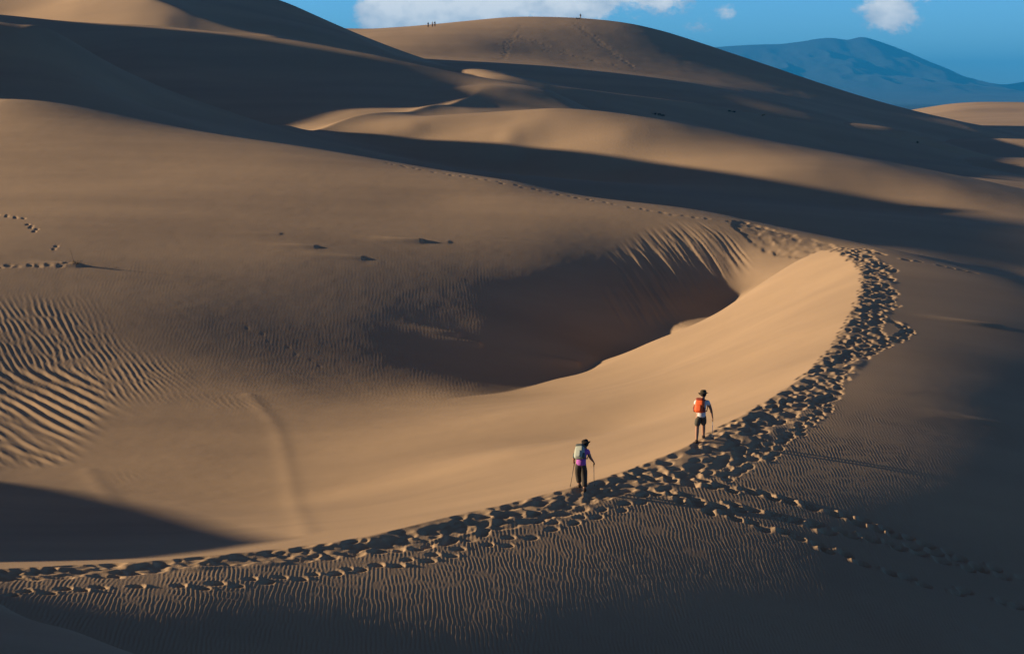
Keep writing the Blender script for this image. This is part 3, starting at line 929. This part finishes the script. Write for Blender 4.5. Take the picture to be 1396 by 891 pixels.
def skin_mesh(name, chains, sub=2, root=0):
    """one continuous surface grown over joints; chains: lists of (key or None, x, y, z, r)"""
    vs, rs, es, keys = [], [], [], {}
    for ch in chains:
        prev = None
        for p in ch:
            if isinstance(p, str):
                k = keys[p]
            else:
                vs.append(p[1:4])
                rs.append(p[4])
                k = len(vs) - 1
                if p[0]:
                    keys[p[0]] = k
            if prev is not None and prev != k:
                es.append((prev, k))
            prev = k
    me = bpy.data.meshes.new(name)
    me.from_pydata(vs, es, [])
    o = bpy.data.objects.new('grow', me)
    C.objects.link(o)
    m = o.modifiers.new('skin', 'SKIN')
    m.use_smooth_shade = True
    m.branch_smoothing = 0.6
    if not me.skin_vertices:
        me.attributes.new('skin', 'FLOAT', 'POINT') if False else None
    sv = me.skin_vertices[0].data if me.skin_vertices else None
    if sv is None:
        raise RuntimeError('no skin layer')
    for i, r in enumerate(rs):
        rr = tuple(1.28 * q for q in r) if isinstance(r, (tuple, list)) else (1.28 * r, 1.28 * r)
        sv[i].radius = rr
        sv[i].use_root = (i == root)
    s_ = o.modifiers.new('sub', 'SUBSURF')
    s_.levels = s_.render_levels = sub
    dg = bpy.context.evaluated_depsgraph_get()
    dg.update()
    out_ = bpy.data.meshes.new_from_object(o.evaluated_get(dg))
    out_.name = name
    for p in out_.polygons:
        p.use_smooth = True
    bpy.data.objects.remove(o)
    bpy.data.meshes.remove(me)
    return out_


def tube(bm, pts, r0, r1=None, n=8):
    r1 = r0 if r1 is None else r1
    pts = [Vector(p) for p in pts]
    rings = []
    for i, p in enumerate(pts):
        d = (pts[min(i + 1, len(pts) - 1)] - pts[max(i - 1, 0)]).normalized()
        a = d.orthogonal().normalized()
        b = d.cross(a)
        r = r0 + (r1 - r0) * i / max(1, len(pts) - 1)
        rings.append([bm.verts.new(p + (a * math.cos(t) + b * math.sin(t)) * r) for t in [2 * math.pi * k / n for k in range(n)]])
    for q, w in zip(rings[:-1], rings[1:]):
        for k in range(n):
            bm.faces.new((q[k], q[(k + 1) % n], w[(k + 1) % n], w[k]))
    bm.faces.new(rings[0][::-1])
    bm.faces.new(rings[-1])


def to_mesh(bm, name, smooth=True):
    bmesh.ops.recalc_face_normals(bm, faces=bm.faces)
    me = bpy.data.meshes.new(name)
    bm.to_mesh(me)
    bm.free()
    if smooth:
        for p in me.polygons:
            p.use_smooth = True
    return me


def soft_box(sx, sy, sz, pinch=0.85, bulge=0.12, n=6):
    """a stuffed, rounded block standing on z = 0"""
    bm = bmesh.new()
    bmesh.ops.create_cube(bm, size=2.0)
    bmesh.ops.subdivide_edges(bm, edges=bm.edges[:], cuts=n, use_grid_fill=True)
    for v in bm.verts:
        p = v.co
        q = Vector((abs(p.x) ** 5 + abs(p.y) ** 5 + abs(p.z) ** 5, 0, 0)).x ** 0.2
        p = p / q
        tz = (p.z + 1) / 2
        k = 1 - (1 - pinch) * tz ** 2
        b = 1 + bulge * (1 - (2 * tz - 0.9) ** 2) * (1 if p.y < 0 else 0)
        v.co = Vector((p.x * sx / 2 * k, p.y * sy / 2 * k * b, tz * sz))
    return bm


def lathe(bm, prof, n=24, warp=None):
    rings = []
    for (r, z) in prof:
        ring = []
        for k in range(n):
            t = 2 * math.pi * k / n
            p = Vector((r * math.cos(t), r * math.sin(t), z))
            if warp:
                p = warp(p, r, t)
            ring.append(bm.verts.new(p))
        rings.append(ring)
    for q, w in zip(rings[:-1], rings[1:]):
        for k in range(n):
            bm.faces.new((q[k], q[(k + 1) % n], w[(k + 1) % n], w[k]))
    bm.faces.new(rings[-1])


SKIN = material('skin', (0.33, 0.18, 0.12), 0.6, 0.08)


def hand_chains(wrist_key, wx, d, side, tag):
    """palm, four unequal curled fingers and a thumb leaving the side of the palm; d = direction of the forearm"""
    d = Vector(d).normalized()
    f = Vector((0, 1, 0))
    s_ = d.cross(f).normalized() * side
    f = s_.cross(d).normalized() * side
    w = Vector(wx)
    ch = [[wrist_key, (tag + 'palm', *(w + d * 0.05), 0.032)]]
    for k, ln in enumerate((0.070, 0.078, 0.073, 0.058)):
        b = w + d * 0.085 + f * (0.033 - 0.022 * k)
        a1 = b + d * ln * 0.5 + s_ * -0.012
        a2 = a1 + d * ln * 0.15 - s_ * ln * 0.42
        ch.append([tag + 'palm', (None, *b, 0.0085), (None, *a1, 0.008), (None, *a2, 0.0065)])
    t0 = w + d * 0.045 + f * 0.035
    ch.append([tag + 'palm', (None, *t0, 0.0095), (None, *(t0 + f * 0.022 + d * 0.025 - s_ * 0.012), 0.008), (None, *(t0 + f * 0.022 + d * 0.05 - s_ * 0.028), 0.008)])
    return ch


def person(label, loc, J, top, legs_mat, top_name, legs_name, sleeve, leg_cover, boot_mat, hat=None, hair=None, group=None, sub=2, rotz=0.0, hands=True):
    """a walker from joint positions J (metres from the ground point)"""
    o = thing('person', label, 'person', loc, group, rotz)
    V = {k: Vector(v) for k, v in J.items()}
    spine = (V['pelvis'] * 0.5 + V['chest'] * 0.5)
    ch = [[('pelvis', *V['pelvis'], (0.125, 0.105)), ('waist', *spine, (0.12, 0.10)), ('chest', *V['chest'], (0.145, 0.115)), ('neck', *V['neck'], 0.055), ('jaw', *(V['neck'] * .45 + V['head'] * .55), 0.07), ('head', *V['head'], (0.082, 0.098)), ('crown', *(V['head'] + (V['head'] - V['neck']).normalized() * 0.085), 0.065)]]
    # nose and ears on the head
    fw = Vector((J.get('look', (0.2, 1, -0.15)))).normalized()
    rt = fw.cross(Vector((0, 0, 1))).normalized()
    ch.append(['head', (None, *(V['head'] + fw * 0.10 - Vector((0, 0, 0.01))), 0.018), (None, *(V['head'] + fw * 0.122 - Vector((0, 0, 0.025))), 0.013)])
    for sgn in (-1, 1):
        ch.append(['head', (None, *(V['head'] + rt * 0.085 * sgn), 0.02), (None, *(V['head'] + rt * 0.098 * sgn + Vector((0, 0, 0.01))), 0.014)])
    for a in 'LR':
        ch.append(['chest', ('sh' + a, *V['sh' + a], 0.062), ('up' + a, *(V['sh' + a] * .5 + V['el' + a] * .5), 0.05), ('el' + a, *V['el' + a], 0.04), ('wr' + a, *V['wr' + a], 0.028)])
        if hands:
            ch += hand_chains('wr' + a, V['wr' + a], V['wr' + a] - V['el' + a] * 1.0, 1 if a == 'R' else -1, 'hand' + a)
        ch.append(['pelvis', ('hip' + a, *V['hip' + a], 0.095), ('th' + a, *(V['hip' + a] * .5 + V['kn' + a] * .5), 0.082), ('kn' + a, *V['kn' + a], 0.056), ('ca' + a, *(V['kn' + a] * .65 + V['an' + a] * .35), 0.058), ('an' + a, *V['an' + a], 0.038),
                   (None, *(V['an' + a] + Vector((0.01, 0.10, -0.05))), 0.036), (None, *(V['an' + a] + Vector((0.02, 0.18, -0.06))), 0.028)])
    link('body', skin_mesh('body', ch, sub), SKIN, o)
    # shirt
    g = [[('c', *V['chest'], (0.165, 0.135)), (None, *spine, (0.145, 0.125)), (None, *(V['pelvis'] - Vector((0, 0, 0.03))), (0.140, 0.125)), (None, *(V['pelvis'] - Vector((0, 0, 0.12))), (0.140, 0.125))], ['c', (None, *(V['neck'] - Vector((0, 0, 0.035))), 0.075)]]
    for a in 'LR':
        g.append(['c', (None, *V['sh' + a], 0.08), (None, *(V['sh' + a] * (1 - sleeve) + V['el' + a] * sleeve), 0.068)])
    link(top_name, skin_mesh(top_name, g, sub), top, o)
    # trousers or shorts
    g = [[('p', *V['pelvis'], (0.145, 0.125)), (None, *(V['pelvis'] + Vector((0, 0, 0.13))), (0.120, 0.105))]]
    for a in 'LR':
        end = V['hip' + a].lerp(V['kn' + a], min(1, leg_cover)) if leg_cover <= 1 else V['kn' + a].lerp(V['an' + a], leg_cover - 1)
        c_ = ['p', (None, *V['hip' + a], 0.118), (None, *(V['hip' + a] * .5 + V['kn' + a] * .5), 0.10)]
        if leg_cover > 1:
            c_ += [(None, *V['kn' + a], 0.085), (None, *(V['kn' + a] * .6 + V['an' + a] * .4), 0.080)]
        c_.append((None, *end, 0.068 if leg_cover > 1 else 0.088))
        g.append(c_)
    link(legs_name, skin_mesh(legs_name, g, sub), legs_mat, o)
    for a in 'LR':
        b = V['an' + a]
        link('boot', skin_mesh('boot', [[(None, *(b + Vector((0, -0.01, 0.07))), 0.052), (None, *(b + Vector((0, -0.015, -0.03))), 0.05), (None, *(b + Vector((0.01, 0.09, -0.045))), 0.048), (None, *(b + Vector((0.02, 0.18, -0.055))), 0.036)]], sub), boot_mat, o)
    if hair is not None:
        bm = bmesh.new()
        bmesh.ops.create_icosphere(bm, subdivisions=3, radius=0.112, matrix=Matrix.Translation(V['head'] - fw * 0.018 + Vector((0, 0, 0.012))))
        for v in list(bm.verts):
            if (v.co - V['head']).dot(fw) > 0.055 and v.co.z < V['head'].z + 0.06:
                bm.verts.remove(v)
        link('hair', to_mesh(bm, 'hair'), hair, o)
    if hat is not None:
        bm = bmesh.new()
        def warp(p, r, t):
            if r > 0.13:
                p.z += 0.028 * math.cos(2 * t + 0.6) - 0.012 + 0.010 * math.sin(3 * t)
            return p
        lathe(bm, [(0.112, -0.012), (0.17, -0.010), (0.182, -0.004), (0.17, 0.004), (0.118, 0.008), (0.113, 0.05), (0.105, 0.09), (0.078, 0.112), (0.03, 0.116)], 28, warp)
        h_ = link('hat', to_mesh(bm, 'hat'), hat[0], o)
        h_.location = V['head'] + Vector((0, 0, 0.045))
        h_.rotation_euler = hat[1]
    return o


def backpack(label, parent_loc, J, col, trim, size, lean, rotz=0.0, group=None, pocket=None):
    """day pack: bag, lid, front pocket, side pockets and shoulder straps"""
    sxx, syy, szz = size
    o = thing('backpack', label, 'backpack', parent_loc, group, rotz)
    V = {k: Vector(v) for k, v in J.items()}
    axis = (V['chest'] + Vector((0, 0, 0.06)) - V['pelvis']).normalized()
    rot = Vector((0, 0, 1)).rotation_difference(axis).to_matrix().to_4x4() @ Matrix.Rotation(lean, 4, 'Z')
    base = V['pelvis'] + Vector((-0.04, 0, 0.04)) + Vector(rot @ Matrix.Rotation(-lean * 0.6, 4, 'Z') @ Vector((0, -0.13 - syy / 2, 0)))
    M = Matrix.Translation(base) @ rot

    def part(name, bm, mt):
        bm.transform(M)
        link(name, to_mesh(bm, name), mt, o)
    part('bag', soft_box(sxx, syy, szz), col)
    lid = soft_box(sxx * 0.92, syy * 1.02, szz * 0.2, 0.8, 0.05)
    lid.transform(Matrix.Translation((0, 0, szz * 0.9)))
    part('lid', lid, trim)
    fp = soft_box(sxx * 0.62, syy * 0.35, szz * 0.5, 0.9, 0.2)
    fp.transform(Matrix.Translation((0, -syy * 0.52, szz * 0.08)))
    part('front_pocket', fp, pocket or trim)
    for s_ in (-1, 1):
        sp = soft_box(syy * 0.3, syy * 0.7, szz * 0.4, 0.9, 0.1)
        sp.transform(Matrix.Translation((s_ * sxx * 0.52, 0, szz * 0.04)))
        part('side_pocket', sp, trim)
        b = bmesh.new()
        w = 0.11 * s_
        tube(b, [(w, syy * .45, szz * .85), (w, syy * .45 + .05, szz * .98), (w, syy * .45 + .13, szz * 1.0), (w * 1.1, syy * .45 + .27, szz * .80), (w * 1.3, syy * .45 + .28, szz * .5), (w * 1.6, syy * .45 + .16, szz * .2), (w * 1.3, syy * .45, szz * .12)], 0.020, 0.018, 8)
        part('strap', b, trim)
    return o


def trekking_pole(label, a, b, shaft, grip, dark, group):
    """a = hand, b = tip on the sand"""
    a, b = Vector(a), Vector(b)
    o = thing('trekking_pole', label, 'trekking pole', b, group)
    d = (a - b)
    L = d.length
    d.normalize()

    def seg(name, t0, t1, r0, r1, m):
        bm = bmesh.new()
        tube(bm, [d * t0, d * t1], r0, r1, 10)
        link(name, to_mesh(bm, name), m, o)
    seg('tip', 0.0, 0.06, 0.004, 0.007, dark)
    bm = bmesh.new()
    tube(bm, [d * 0.065, d * 0.075], 0.028, 0.022, 14)
    link('basket', to_mesh(bm, 'basket'), dark, o)
    seg('shaft', 0.06, L - 0.10, 0.0085, 0.011, shaft)
    seg('grip', L - 0.10, L + 0.06, 0.015, 0.019, grip)
    return o


# ------------------------------------------------------------------ the two hikers on the ridge
M_white = material('white_cotton', (0.72, 0.74, 0.78), 0.9, 0.06)
M_short = material('grey_shorts', (0.075, 0.072, 0.060), 0.9, 0.2)
M_orange = material('orange_nylon', (0.72, 0.115, 0.025), 0.6, 0.15)
M_red = material('dark_red_nylon', (0.22, 0.03, 0.02), 0.6, 0.15)
M_olive = material('olive_felt', (0.055, 0.045, 0.028), 0.95, 0.2)
M_boot = material('brown_leather', (0.06, 0.04, 0.03), 0.7, 0.2)
M_purple = material('purple_cotton', (0.42, 0.12, 0.48), 0.9, 0.1)
M_pants = material('brown_trousers', (0.060, 0.050, 0.042), 0.9, 0.2)
M_black = material('black_felt', (0.018, 0.014, 0.013), 0.95, 0.2)
M_greyp = material('grey_green_nylon', (0.40, 0.44, 0.40), 0.7, 0.15)
M_dkgrn = material('dark_grey_nylon', (0.07, 0.09, 0.10), 0.7, 0.15)
M_alu = material('aluminium', (0.62, 0.63, 0.66), 0.35, 0.05, metal=0.6)
M_dpole = material('dark_grey_metal', (0.10, 0.10, 0.11), 0.4, 0.05, metal=0.5)
M_cork = material('cork', (0.10, 0.07, 0.05), 0.9, 0.2)
M_plast = material('black_plastic', (0.02, 0.02, 0.02), 0.6, 0.05)
M_hair = material('dark_hair', (0.03, 0.02, 0.015), 0.8, 0.2)


def stand(px, py):
    x, y, z = NEAR.hit(px, py, 50, 130, 3000)
    return x, y, ground(x, y)


def settle(J, loc):
    """put each ankle the height of a boot sole above the sand under it"""
    for a in 'LR':
        x, y, z = J['an' + a]
        J['an' + a] = (x, y, ground(loc[0] + x, loc[1] + y + 0.05) - loc[2] + 0.075)
    return J


hx, hy, hz_ = stand(954, 600)
JM = settle(dict(pelvis=(0.03, 0.02, 0.98), chest=(0.08, 0.12, 1.38), neck=(0.11, 0.17, 1.53), head=(0.13, 0.22, 1.66), look=(0.25, 1, -0.3),
                 shL=(-0.12, 0.13, 1.43), shR=(0.28, 0.13, 1.42), elL=(-0.22, 0.22, 1.17), wrL=(-0.10, 0.42, 1.10), elR=(0.40, 0.16, 1.13), wrR=(0.455, 0.24, 0.86),
                 hipL=(-0.07, 0.02, 0.93), hipR=(0.12, 0.04, 0.93), knL=(-0.09, 0.06, 0.52), knR=(0.145, 0.26, 0.55), anL=(-0.125, -0.12, 0.1), anR=(0.15, 0.24, 0.1)), (hx, hy, hz_))
man_loc = (hx, hy, hz_ + ZC)
person('man hiker in white t-shirt, grey shorts and brimmed hat walking up the footprint ridge', man_loc, JM, M_white, M_short, 'shirt', 'shorts', 0.55, 0.97, M_boot,
       hat=(M_olive, (-0.30, 0.10, 0.4)), hair=M_hair, group='hikers on the ridge')
backpack('orange and dark red backpack on the back of the man in shorts', man_loc, JM, M_orange, M_red, (0.34, 0.20, 0.48), -0.5, pocket=M_orange)


def pole_for(J, loc, wrist, dx, dyy, label, shaft):
    w = Vector(J[wrist]) + Vector((0.02, 0.03, -0.07))
    bx, by = loc[0] + w.x + dx, loc[1] + w.y + dyy
    trekking_pole(label, (loc[0] + w.x, loc[1] + w.y, loc[2] + w.z), (bx, by, ground(bx, by) + ZC - 0.02), shaft, M_cork, M_plast, 'trekking poles')


pole_for(JM, man_loc, 'wrR', -0.01, 0.02, 'silver trekking pole in the right hand of the man in shorts', M_alu)

wx, wy, wz = stand(794, 668)
JW = settle(dict(pelvis=(-0.05, 0.0, 0.93), chest=(0.0, 0.20, 1.24), neck=(0.06, 0.29, 1.36), head=(0.10, 0.37, 1.46), look=(0.2, 1, -0.5),
                 shL=(-0.17, 0.20, 1.29), shR=(0.17, 0.20, 1.28), elL=(-0.27, 0.26, 1.02), wrL=(-0.27, 0.46, 0.88), elR=(0.26, 0.20, 1.05), wrR=(0.36, 0.34, 0.90),
                 hipL=(-0.14, 0.0, 0.88), hipR=(0.04, 0.0, 0.88), knL=(-0.13, 0.18, 0.50), knR=(0.06, 0.06, 0.48), anL=(-0.09, 0.16, 0.1), anR=(0.065, -0.14, 0.1)), (wx, wy, wz))
wom_loc = (wx, wy, wz + ZC)
person('woman hiker in purple shirt, dark trousers and black hat bending up the footprint ridge', wom_loc, JW, M_purple, M_pants, 'shirt', 'trousers', 0.6, 1.85, M_boot,
       hat=(M_black, (-0.42, -0.22, 0.2)), hair=M_hair, group='hikers on the ridge')
backpack('pale grey and dark grey backpack on the back of the woman in purple', wom_loc, JW, M_greyp, M_dkgrn, (0.32, 0.20, 0.46), -0.5, pocket=M_greyp)
pole_for(JW, wom_loc, 'wrR', 0.02, 0.12, 'dark trekking pole in the right hand of the woman in purple', M_dpole)
pole_for(JW, wom_loc, 'wrL', -0.14, -0.16, 'dark trekking pole in the left hand of the woman in purple', M_dpole)

# ------------------------------------------------------------------ people far off on the summit crest
JS = dict(pelvis=(0, 0, 0.98), chest=(0, 0.02, 1.36), neck=(0, 0.03, 1.52), head=(0, 0.05, 1.66), look=(0, 1, 0), shL=(-0.19, 0.02, 1.43), shR=(0.19, 0.02, 1.43), elL=(-0.25, 0, 1.15), wrL=(-0.24, 0.1, 0.92),
          elR=(0.25, 0, 1.15), wrR=(0.24, 0.1, 0.92), hipL=(-0.10, 0, 0.93), hipR=(0.10, 0, 0.93), knL=(-0.11, 0.03, 0.5), knR=(0.11, 0.03, 0.5), anL=(-0.12, 0, 0.09), anR=(0.12, 0, 0.09))
M_navy = material('navy_cotton', (0.02, 0.025, 0.04), 0.9)
M_pale = material('pale_cotton', (0.55, 0.53, 0.50), 0.9)


def on_far(f, px, py, d0, d1):
    x, y, z = f.hit(px, py, d0, d1, 1600)
    return x, y, z + ZC


far_grp = 'people on the summit crest'
for (px, py, top, leg, lab) in ((583.7, 37.5, M_navy, M_navy, 'tiny walker in dark clothes, leftmost of the three on the summit crest'),
                                (589.5, 37.0, M_pale, M_navy, 'tiny walker in pale top, middle of the three on the summit crest'),
                                (592.9, 36.4, M_black, M_black, 'tiny walker all in black, rightmost of the three on the summit crest'),
                                (791.3, 26.0, M_black, M_pale, 'lone tiny walker in dark top and pale trousers on the summit crest')):
    person(lab, on_far(FF, px, py, 600, 760), JS, top, leg, 'shirt', 'trousers', 0.8, 1.8, M_plast, hair=M_hair, group=far_grp, sub=1, hands=False)
for (px, py, lab) in ((786.5, 26.0, 'dark bag lying on the summit crest, left one beside the lone walker'), (789.4, 26.2, 'dark bag lying on the summit crest, nearer one to the lone walker')):
    x, y, z = on_far(FF, px, py, 600, 760)
    o = thing('bag', lab, 'bag', (x, y, z - 0.02), 'bags on the summit crest')
    link('sack', to_mesh(soft_box(0.55, 0.4, 0.5, 0.7), 'sack'), M_navy, o)
    bm = bmesh.new()
    tube(bm, [(-0.1, -0.2, 0.42), (-0.05, -0.24, 0.55), (0.05, -0.24, 0.55), (0.1, -0.2, 0.42)], 0.02)
    link('handle', to_mesh(bm, 'handle'), M_plast, o)

# ------------------------------------------------------------------ shrubs
M_leaf = material('shrub_leaf', (0.030, 0.045, 0.025), 0.8, 0.4, 3.0)
M_twig = material('dry_twig', (0.16, 0.12, 0.085), 0.9, 0.3)


def shrub_meshes(seed, w, h):
    r = random.Random(seed)
    fb, sb = bmesh.new(), bmesh.new()
    for k in range(9):
        a, rr = r.uniform(0, 6.28), r.uniform(0.2, 0.5) * w
        tube(sb, [(0, 0, -0.05), (math.cos(a) * rr * .5, math.sin(a) * rr * .5, h * .45), (math.cos(a) * rr, math.sin(a) * rr, h * r.uniform(.6, .95))], 0.014, 0.005, 5)
    cl = [(r.gauss(0, w * .26), r.gauss(0, w * .26), h * r.uniform(.35, .75), r.uniform(.12, .22) * w) for _ in range(11)]
    for (cx, cy, cz, cr_) in cl:
        for _ in range(70):
            p = Vector((r.gauss(0, 1), r.gauss(0, 1), r.gauss(0, 1))).normalized() * cr_ * r.uniform(.5, 1.1) + Vector((cx, cy, cz))
            p.z = max(p.z, 0.03)
            n_ = Vector((r.gauss(0, 1), r.gauss(0, 1), r.gauss(0, 1))).normalized()
            a = n_.orthogonal().normalized() * r.uniform(.02, .04)
            b = n_.cross(a).normalized() * r.uniform(.02, .035)
            fb.faces.new([fb.verts.new(p - a), fb.verts.new(p + b), fb.verts.new(p + a), fb.verts.new(p - b)])
    return to_mesh(fb, 'foliage', False), to_mesh(sb, 'stem')


SH = [(893, 157, 0.75, 0.55, 'dark green shrub, left one of the close row on the shaded dune face'), (898, 158, 0.95, 0.6, 'dark green shrub, middle one of the close row on the shaded dune face'),
      (904, 159, 0.8, 0.5, 'dark green shrub, right one of the close row on the shaded dune face'), (994, 152.5, 0.8, 0.35, 'low sprawling shrub under the lit dune edge, left of a pair'),
      (1001, 153.5, 0.8, 0.4, 'low sprawling shrub under the lit dune edge, right of a pair'), (1040, 158.5, 0.75, 0.5, 'single dark shrub just below the lit dune edge'), (970, 181, 0.9, 0.2, 'flat faint shrub low on the shaded dune face'), (1251, 196, 0.75, 0.5, 'lone shrub at the right end of the shaded dune face')]
for i, (px, py, w, h, lab) in enumerate(SH):
    x, y, z = on_far(HF, px, py, 372, 540)
    o = thing('shrub', lab, 'shrub', (x, y, z), 'shrubs on the shaded dune')
    f_, t_ = shrub_meshes(40 + i, w, h)
    link('foliage', f_, M_leaf, o)
    link('stem', t_, M_twig, o)

# dead plant with its litter at the left
x, y, z = NEAR.hit(101, 362, 90, 150, 2000)
z = ground(x, y)
o = thing('dead_shrub', 'leafless dry shrub with one tall stalk standing at the end of a footprint line', 'dead shrub', (x, y, z + ZC))
r = random.Random(3)
bm = bmesh.new()
tube(bm, [(0, 0, -0.1), (-0.08, 0, 0.35), (-0.17, 0.02, 0.72), (-0.30, 0.03, 0.98)], 0.022, 0.008, 6)
link('stalk', to_mesh(bm, 'stalk'), M_twig, o)
bm = bmesh.new()
for k in range(26):
    a = r.uniform(0, 6.28)
    L = r.uniform(0.2, 0.55)
    p0 = Vector((r.uniform(-.15, .35), r.uniform(-.15, .15), -0.03))
    p1 = p0 + Vector((math.cos(a) * L * .6, math.sin(a) * L * .6, L * r.uniform(.15, .7)))
    tube(bm, [p0, p0.lerp(p1, .5) + Vector((0, 0, .05)), p1], 0.012, 0.005, 5)
link('twig', to_mesh(bm, 'twig'), M_twig, o)
